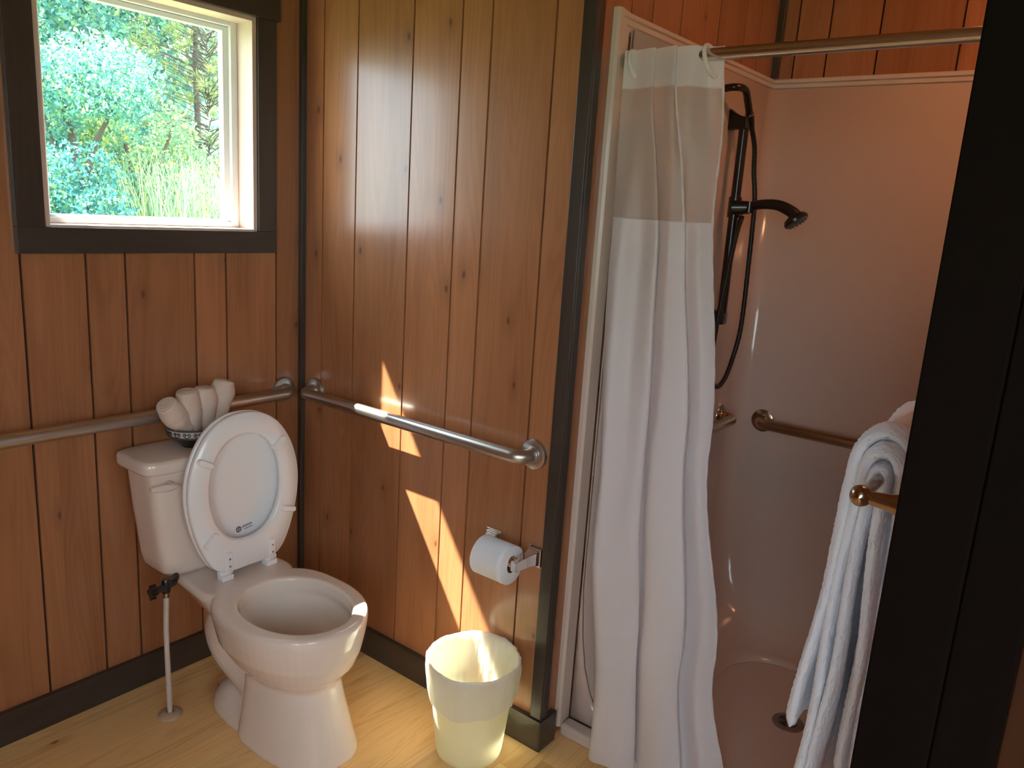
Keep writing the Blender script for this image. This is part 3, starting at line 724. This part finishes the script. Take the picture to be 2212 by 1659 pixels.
# curtain rod
RDX, RDZ = .125, 1.869
rod = thing('curtain_rod', 'polished steel shower curtain rod across the alcove opening', 'curtain rod', (RDX, SY, RDZ))
MB().tube([(RDX, SO, RDZ), (RDX, EY, RDZ+.004)], .0145, 24).build('rod', 'rodm', rod, smooth=True)
for y_, s in ((SO, -1), (EY, 1)):
    MB().lathe([(0, 0), (.0195, 0), (.0195, .004*s), (.018, .010*s), (.0155, .014*s), (0, .014*s)], (RDX, y_, RDZ), 'y', 32).build('rod_flange', 'rodm', rod, smooth=True)

# ------------------------------------------------------------------ curtain
cu = thing('shower_curtain', 'white fabric shower curtain gathered at the left with sheer upper panel', 'shower curtain', (RDX, -1.25, .02))
ZT, ZB = 1.888, .016
# plan of the folds at four heights: (position across, depth towards the room)
KEYS = [(0.0, [(.04, -.6), (.00, .4), (.14, .2), (.27, .9), (.36, 1.1), (.33, .1), (.44, .7), (.60, 1.6), (.57, .4), (.74, .5), (.86, -1.6), (1, -1.9)]),
        (.25, [(.05, -.5), (.00, .3), (.12, .7), (.30, .1), (.50, .4), (.46, -.4), (.58, .4), (.68, .6), (.80, .6), (.76, -.2), (.90, .2), (1, -.4)]),
        (.55, [(.08, -.6), (.00, .3), (.10, 1.), (.27, .5), (.42, .25), (.38, -.5), (.48, .1), (.62, .6), (.84, .6), (.79, -.3), (.92, .15), (1, -.2)]),
        (1.0, [(.08, -.6), (.00, .3), (.12, 1.), (.30, .7), (.35, .2), (.29, -.4), (.42, .4), (.56, .9), (.73, .7), (.69, -.3), (.86, .2), (1, -.2)])]
def plan_at(v):
    for (a_, p), (b_, q) in zip(KEYS, KEYS[1:]):
        if v <= b_ or b_ == 1.0:
            t = min(1, max(0, (v-a_)/(b_-a_))); t = t*t*(3-2*t)
            return [(x0*(1-t)+x1*t, y0*(1-t)+y1*t) for (x0, y0), (x1, y1) in zip(p, q)]
def csurf(u, z):
    v = (ZT-z)/(ZT-ZB); P = plan_at(v); k = len(P)-1
    f = min(max(u, 0), 1)*k; i = min(int(f), k-1); t = f-i
    q = [P[max(i-1, 0)], P[i], P[i+1], P[min(i+2, k)]]
    cr = lambda c: .5*(2*q[1][c]+(q[2][c]-q[0][c])*t+(2*q[0][c]-5*q[1][c]+4*q[2][c]-q[3][c])*t*t+(3*q[1][c]-q[0][c]-3*q[2][c]+q[3][c])*t**3)
    s_, d_ = cr(0), cr(1)
    yL = interp(v, [(0, -1.108), (.25, -1.114), (.6, -1.150), (1, -1.212)])
    yR = interp(v, [(0, -1.350), (.15, -1.366), (.5, -1.437), (.8, -1.520), (1, -1.605)])
    A = interp(v, [(0, .014), (.1, .028), (.3, .046), (.6, .055), (1, .058)])
    y_ = yL+(yR-yL)*s_ + .004*math.sin(19*v+4*u)*v
    x = RDX-.004-.014*max(0, 1-v*4)-A*d_*.9-.030*interp(v, [(0, 0), (.75, .62), (1, 1)])
    x += .0035*math.sin(23*v+9*u)*v+.0022*math.sin(47*u+5*v)*min(1, v*4)
    for zc, uc, wu in ((.93, .62, .10), (.58, .22, .12), (.40, .25, .10), (1.02, .25, .07)):
        x -= .004*math.exp(-((z-zc-.02*(u-uc))/.008)**2)*math.exp(-((u-uc)/wu)**2)
    return Vector((x, y_, z))
def sheet(za, zb, nz, nu=330, off=0): 
    mb_ = MB(); vv = []
    for i in range(nz+1):
        z = za+(zb-za)*i/nz
        for j in range(nu+1):
            p = csurf(j/nu, z)
            if zb <= ZB+.001 and i == nz: p.z += .006*math.sin(j*.11)
            vv.append((p.x+off, p.y, p.z))
    ff = [(i*(nu+1)+j, i*(nu+1)+j+1, (i+1)*(nu+1)+j+1, (i+1)*(nu+1)+j) for i in range(nz) for j in range(nu)]
    return mb_.add(vv, ff)
sheet(1.888, 1.800, 12).build('header_band', 'curtain', cu, smooth=True, angle=0)
sheet(1.800, 1.492, 40).build('sheer_panel', 'sheer', cu, smooth=True, angle=0)
sheet(1.492, ZB, 150).build('lower_panel', 'curtain', cu, smooth=True, angle=0)
for z in (1.800, 1.492): MB().tube([csurf(j/160, z) for j in range(161)], .0016, 6).build('seam', 'curtain', cu, smooth=True)
for u_ in (1.0, 8/11): MB().tube([csurf(u_, ZT-(ZT-ZB)*j/140)+Vector((-.001, 0, 0)) for j in range(141)], [.0022+.0012*math.sin(j*.7)**2 for j in range(141)], 6).build('side_hem', 'curtain', cu, smooth=True)
for y_ in (-1.130, -1.325):
    pts = [(RDX+.002+.036*math.cos(2*PI*i/32), y_+.012*math.sin(2*PI*i/32), RDZ-.012+.034*math.sin(2*PI*i/32)) for i in range(32)]
    MB().tube(pts, .0050, 8, loop=True).build('ring', 'seat', cu, smooth=True)
# inner liner, hanging inside the pan
mb = MB(); vv = []; nz, nu = 90, 80
for i in range(nz+1):
    v = i/nz; z = 1.80-(1.80-.05)*v
    for j in range(nu+1):
        u = j/nu; yL = SO-.012-.006*math.sin(4*v); yR = -1.33
        vv.append((RDX+.045+.045*v+.018*math.sin(2*PI*u*4+v*2)+.008*math.sin(9*v+u*5), yL+(yR-yL)*u, z))
mb.add(vv, [(i*(nu+1)+j, i*(nu+1)+j+1, (i+1)*(nu+1)+j+1, (i+1)*(nu+1)+j) for i in range(nz) for j in range(nu)])
tag(mb.build('curtain_liner', 'liner', None, smooth=True, angle=0), 'cream inner shower liner hanging behind the white curtain into the pan', 'shower liner')

# ------------------------------------------------------------------ towel rail and towel at the right
tb = thing('towel_rail', 'bronze-toned towel rail with ball end beside the dark door post', 'towel rail', (-.5, EY, 1.13))
TY = -1.925; TZ = 1.13
MB().tube([(-.497, TY, TZ), (.12, TY, TZ)], .0088, 20).build('rail', 'bronze', tb, smooth=True)
for x_ in (-.5, .12):
    mb = MB().lathe([(0, -.0155), (.008, -.014), (.014, -.008), (.0158, 0), (.014, .008), (.010, .012), (.0085, .015), (.009, .022), (0, .022)], (x_, TY, TZ), 'x', 28)
    mb.build('ball_end', 'bronze', tb, smooth=True)
    MB().lathe([(0, -.097), (.026, -.097), (.026, -.090), (.018, -.060), (.013, -.040), (.0095, -.012), (.0095, 0), (0, .004)], (x_, TY, TZ), 'y', 28).build('post', 'bronze', tb, smooth=True)
def terry(x0, x1, r, yf, zf, yb, zb, thick, seed, top=None):
    """one hanging layer: a thick rounded slab folded over the rail"""
    rnd = random.Random(seed); N = 240; M_ = 96; K_ = .66
    prof_ = []
    R0 = r
    L1 = TZ-zf; L2 = TZ-zb; arc = PI*R0; tot = L1+arc+L2
    rings = []
    for i in range(N+1):
        s = tot*i/N
        if s < L1: c = (TY+R0*K_+(yf)*(1-s/L1), zf+s); n = (1, 0)
        elif s < L1+arc: a = (s-L1)/R0; c = (TY+R0*K_*math.cos(a), TZ+R0*math.sin(a)*1.0); n = (math.cos(a), math.sin(a))
        else: q_ = (s-L1-arc)/L2; c = (TY-R0*K_-yb*q_, TZ-q_*L2); n = (-1, 0)
        endk = min(1, min(i, N-i)/3.); endk = math.sqrt(max(0, 1-(1-endk)**2))*.75+.25
        ring = []
        for j in range(M_):
            a = 2*PI*j/M_; cx_ = math.copysign(abs(math.cos(a))**.35, math.cos(a)); sn = math.copysign(abs(math.sin(a))**.75, math.sin(a))
            xx = (x0+x1)/2+cx_*(x1-x0)/2+.006*math.sin(s*9+seed); t2 = sn*thick/2*endk
            f_ = rnd.uniform(-1, 1)*.0013
            w_ = .004*math.sin(s*14+xx*22+seed)+.003*math.sin(xx*60+seed)
            ring.append((xx, c[0]+n[0]*(t2+f_+w_), c[1]+n[1]*(t2+f_+w_)+rnd.uniform(-1, 1)*.0012))
        rings.append(ring)
    return rings
tw = thing('hanging_towel', 'thick white terry towel folded over the bronze rail by the door post', 'towel', (-.4, TY, TZ))
MB().loft(terry(-.405, -.18, .020, .018, .50, .006, .62, .024, 3)).build('inner_fold', 'terry', tw, smooth=True, angle=0)
MB().loft(terry(-.392, -.14, .042, .020, .56, .0, .62, .025, 5)).build('middle_fold', 'terry', tw, smooth=True, angle=0)
MB().loft(terry(-.378, -.11, .064, .036, .65, -.0, .66, .026, 9)).build('outer_fold', 'terry', tw, smooth=True, angle=0)

# ------------------------------------------------------------------ ceiling lamp (out of frame)
LX, LY = .60, -1.86
lp = thing('ceiling_lamp', 'round warm ceiling lamp over the shower', 'ceiling lamp', (LX, LY, CEIL))
MB().lathe([(0, 0), (.12, 0), (.12, -.02), (.11, -.025), (0, -.025)], (LX, LY, CEIL), n=40).build('base', 'shade', lp, smooth=True, angle=40)
le = bpy.data.materials.new('lamp_glow'); le.use_nodes = True; b = le.node_tree.nodes['Principled BSDF']
b.inputs['Base Color'].default_value = (.9, .8, .6, 1); b.inputs['Emission Color'].default_value = (1, .46, .22, 1); b.inputs['Emission Strength'].default_value = 11.0
MB().lathe([(.10, -.025), (.095, -.045), (.07, -.062), (.035, -.072), (0, -.074)], (LX, LY, CEIL), n=40).build('glass_dome', le, lp, smooth=True)

# ------------------------------------------------------------------ outside
struct(MB().box((-30, -40, -.75), (60, 70, -.6)).build('lawn', 'ground'))
rs = np.random.RandomState(4)
def leaves(cl, n, size, m, name, parent=None, droop=0, aspect=.55):
    """cl: list of (cx,cy,cz,r) clumps; leaves are small folded quads"""
    cl = np.array(cl); w_ = cl[:, 3]**2; idx = rs.choice(len(cl), n, p=w_/w_.sum())
    d = rs.normal(size=(n, 3)); d /= np.linalg.norm(d, axis=1)[:, None]
    rad = cl[idx, 3]*(.55+.5*rs.rand(n)**.7)
    P = cl[idx, :3]+d*rad[:, None]*np.array([1, 1, .85])
    a = rs.normal(size=(n, 3)); a[:, 2] -= droop; a /= np.linalg.norm(a, axis=1)[:, None]
    b_ = np.cross(a, rs.normal(size=(n, 3))); b_ /= np.linalg.norm(b_, axis=1)[:, None]
    s = size*(.6+.8*rs.rand(n))[:, None]
    V = np.stack([P-a*s, P+b_*s*aspect, P+a*s, P-b_*s*aspect], 1).reshape(-1, 3)
    me = bpy.data.meshes.new(name); me.vertices.add(4*n); me.vertices.foreach_set('co', V.ravel())
    me.loops.add(4*n); me.loops.foreach_set('vertex_index', np.arange(4*n)); me.polygons.add(n)
    me.polygons.foreach_set('loop_start', np.arange(n)*4); me.polygons.foreach_set('loop_total', np.full(n, 4)); me.update(); me.validate()
    me.materials.append(m); o_ = bpy.data.objects.new(name, me); C.objects.link(o_)
    if parent: o_.parent = parent; o_.matrix_parent_inverse = parent.matrix_world.inverted()
    return o_
GZ = -.6
def tree(x, y_, h, r, n, size, m, label, seed, trunk=True, kind='tree', base=.15):
    rnd = random.Random(seed); t_ = thing('leafy_tree' if kind == 'tree' else 'leafy_shrub', label, kind, (x, y_, GZ), 'greenery beyond the window')
    cl = []
    for i in range(26):
        u = rnd.random(); z = GZ+h*(base+(1-base)*u); k = r*(1.05-.6*abs(u-.45))*rnd.uniform(.2, .95); a = rnd.uniform(0, 2*PI)
        cl.append((x+k*math.cos(a), y_+k*math.sin(a), z, r*rnd.uniform(.28, .5)))
    leaves(cl, n, size, m, 'foliage', t_)
    mb_ = MB(); mb_.tube(spline([(x, y_, GZ), (x+.1, y_, GZ+h*.4), (x-.05, y_+.1, GZ+h*.85)], 4), [.14*h/6*(1-.08*i) for i in range(9)], 8)
    for i in range(7):
        c = cl[i]; zz = GZ+h*(.25+.07*i); mb_.tube([(x+.05, y_, zz), ((x+c[0])/2, (y_+c[1])/2, (zz+c[2])/2+.1), c[:3]], [.05, .035, .015], 6)
    mb_.build('trunk', 'bark', t_, smooth=True)
    return t_
L1 = leafm('leaf_green', (.15, .38, .34)); L2 = leafm('leaf_teal', (.10, .32, .32)); L3 = leafm('leaf_yellowgreen', (.28, .48, .30), .06); L4 = leafm('leaf_pale', (.32, .46, .40)); L5 = leafm('reed_green', (.36, .54, .34), .04)
tree(2.6, 11.5, 7.2, 2.3, 39000, 0.049, L2, 'tall blue-green tree at the left of the window view', 1)
tree(5.3, 13.0, 7.0, 2.6, 41600, 0.052, L1, 'broad green tree in the middle of the window view', 2)
tree(8.6, 13.5, 6.6, 2.6, 36400, 0.052, L4, 'pale green tree at the right of the window view', 3)
tree(2.9, 8.3, 3.6, 1.15, 20800, 0.032, L1, 'bushy green sapling low in the left of the window view', 4)
tree(3.9, 8.8, 3.1, 1.0, 16900, 0.032, L3, 'yellow-green shrub with orange-tinged leaves in mid window view', 5, kind='shrub', base=.05)
tree(2.2, 7.2, 2.2, .95, 13000, 0.029, L2, 'dark green shrub in the lower left of the window view', 6, kind='shrub', base=.0)
tree(4.0, 7.0, 1.7, .8, 10400, 0.029, L2, 'low dark green shrub under the reeds in the window view', 7, kind='shrub', base=.0)
# far hedge line that closes the view
hd_ = [(x*1.15-6+rs.rand(), 19+rs.rand()*2, GZ+.6+z*1.3, 1.25) for x in range(26) for z in range(4)]
o = leaves(hd_, 20000, .13, L2, 'distant_woodland'); tag(o, 'mass of distant woodland foliage behind the nearer trees', 'woodland', kind='stuff')
# pine boughs
pn = thing('pine_tree', 'pine tree with pale needle tufts at the upper right of the window view', 'pine tree', (5.6, 9.6, GZ))
mb = MB(); br = MB(); br.tube([(5.6, 9.9, GZ), (5.5, 9.9, 3.2), (5.55, 9.9, 6.0)], [.06, .045, .02], 8)
rnd = random.Random(9)
for i in range(130):
    z = rnd.uniform(2.1, 4.6); a = rnd.uniform(PI*.6, PI*1.75); k = rnd.uniform(.25, 1.15)
    p = Vector((5.55+k*math.cos(a), 9.6+k*math.sin(a), z+.15*k))
    br.tube([(5.52, 9.6, z-.15), ((5.52+p.x)/2, (9.6+p.y)/2, z), tuple(p)], [.009, .007, .004], 5)
    ax_ = Vector((math.cos(a), math.sin(a), .5)).normalized()
    for j in range(46):
        d = (ax_*.6+Vector((rnd.gauss(0, 1), rnd.gauss(0, 1), rnd.gauss(0, 1)))*.55).normalized()*rnd.uniform(.13, .2)
        sd_ = d.cross(Vector((rnd.gauss(0, 1), rnd.gauss(0, 1), rnd.gauss(0, 1)))).normalized()*.0035
        mb.add([p-sd_, p+sd_, p+d], [(0, 1, 2)])
mb.build('needles', leafm('pine_needle', (.34, .44, .22)), pn); br.build('trunk', 'bark', pn, smooth=True)
# reeds
mb = MB(); rnd = random.Random(12)
for i in range(1500):
    x = rnd.uniform(3.0, 5.2); y_ = rnd.uniform(6.3, 8.6); 
    if (x-3.0) < (y_-6.6)*.25: continue
    h = rnd.uniform(1.9, 3.1); a = rnd.uniform(0, 2*PI); ln = rnd.uniform(.1, .75); w_ = rnd.uniform(.007, .014)
    pts = [Vector((x+ln*math.cos(a)*u**2.2, y_+ln*math.sin(a)*u**2.2, GZ+h*(u-.16*u**4))) for u in (0, .35, .6, .78, .9, 1)]
    sd_ = Vector((math.cos(a+1.5), math.sin(a+1.5), 0)); o_ = len(mb.v)
    for k, p in enumerate(pts): ww = w_*(1-k/5.3); mb.v += [tuple(p-sd_*ww), tuple(p+sd_*ww)]
    for k in range(5): mb.f.append((o_+2*k, o_+2*k+1, o_+2*k+3, o_+2*k+2)); mb.m.append(0)
o = mb.build('reed_bed', L5); tag(o, 'clump of tall pale reeds in the lower right of the window view', 'reeds', kind='stuff')
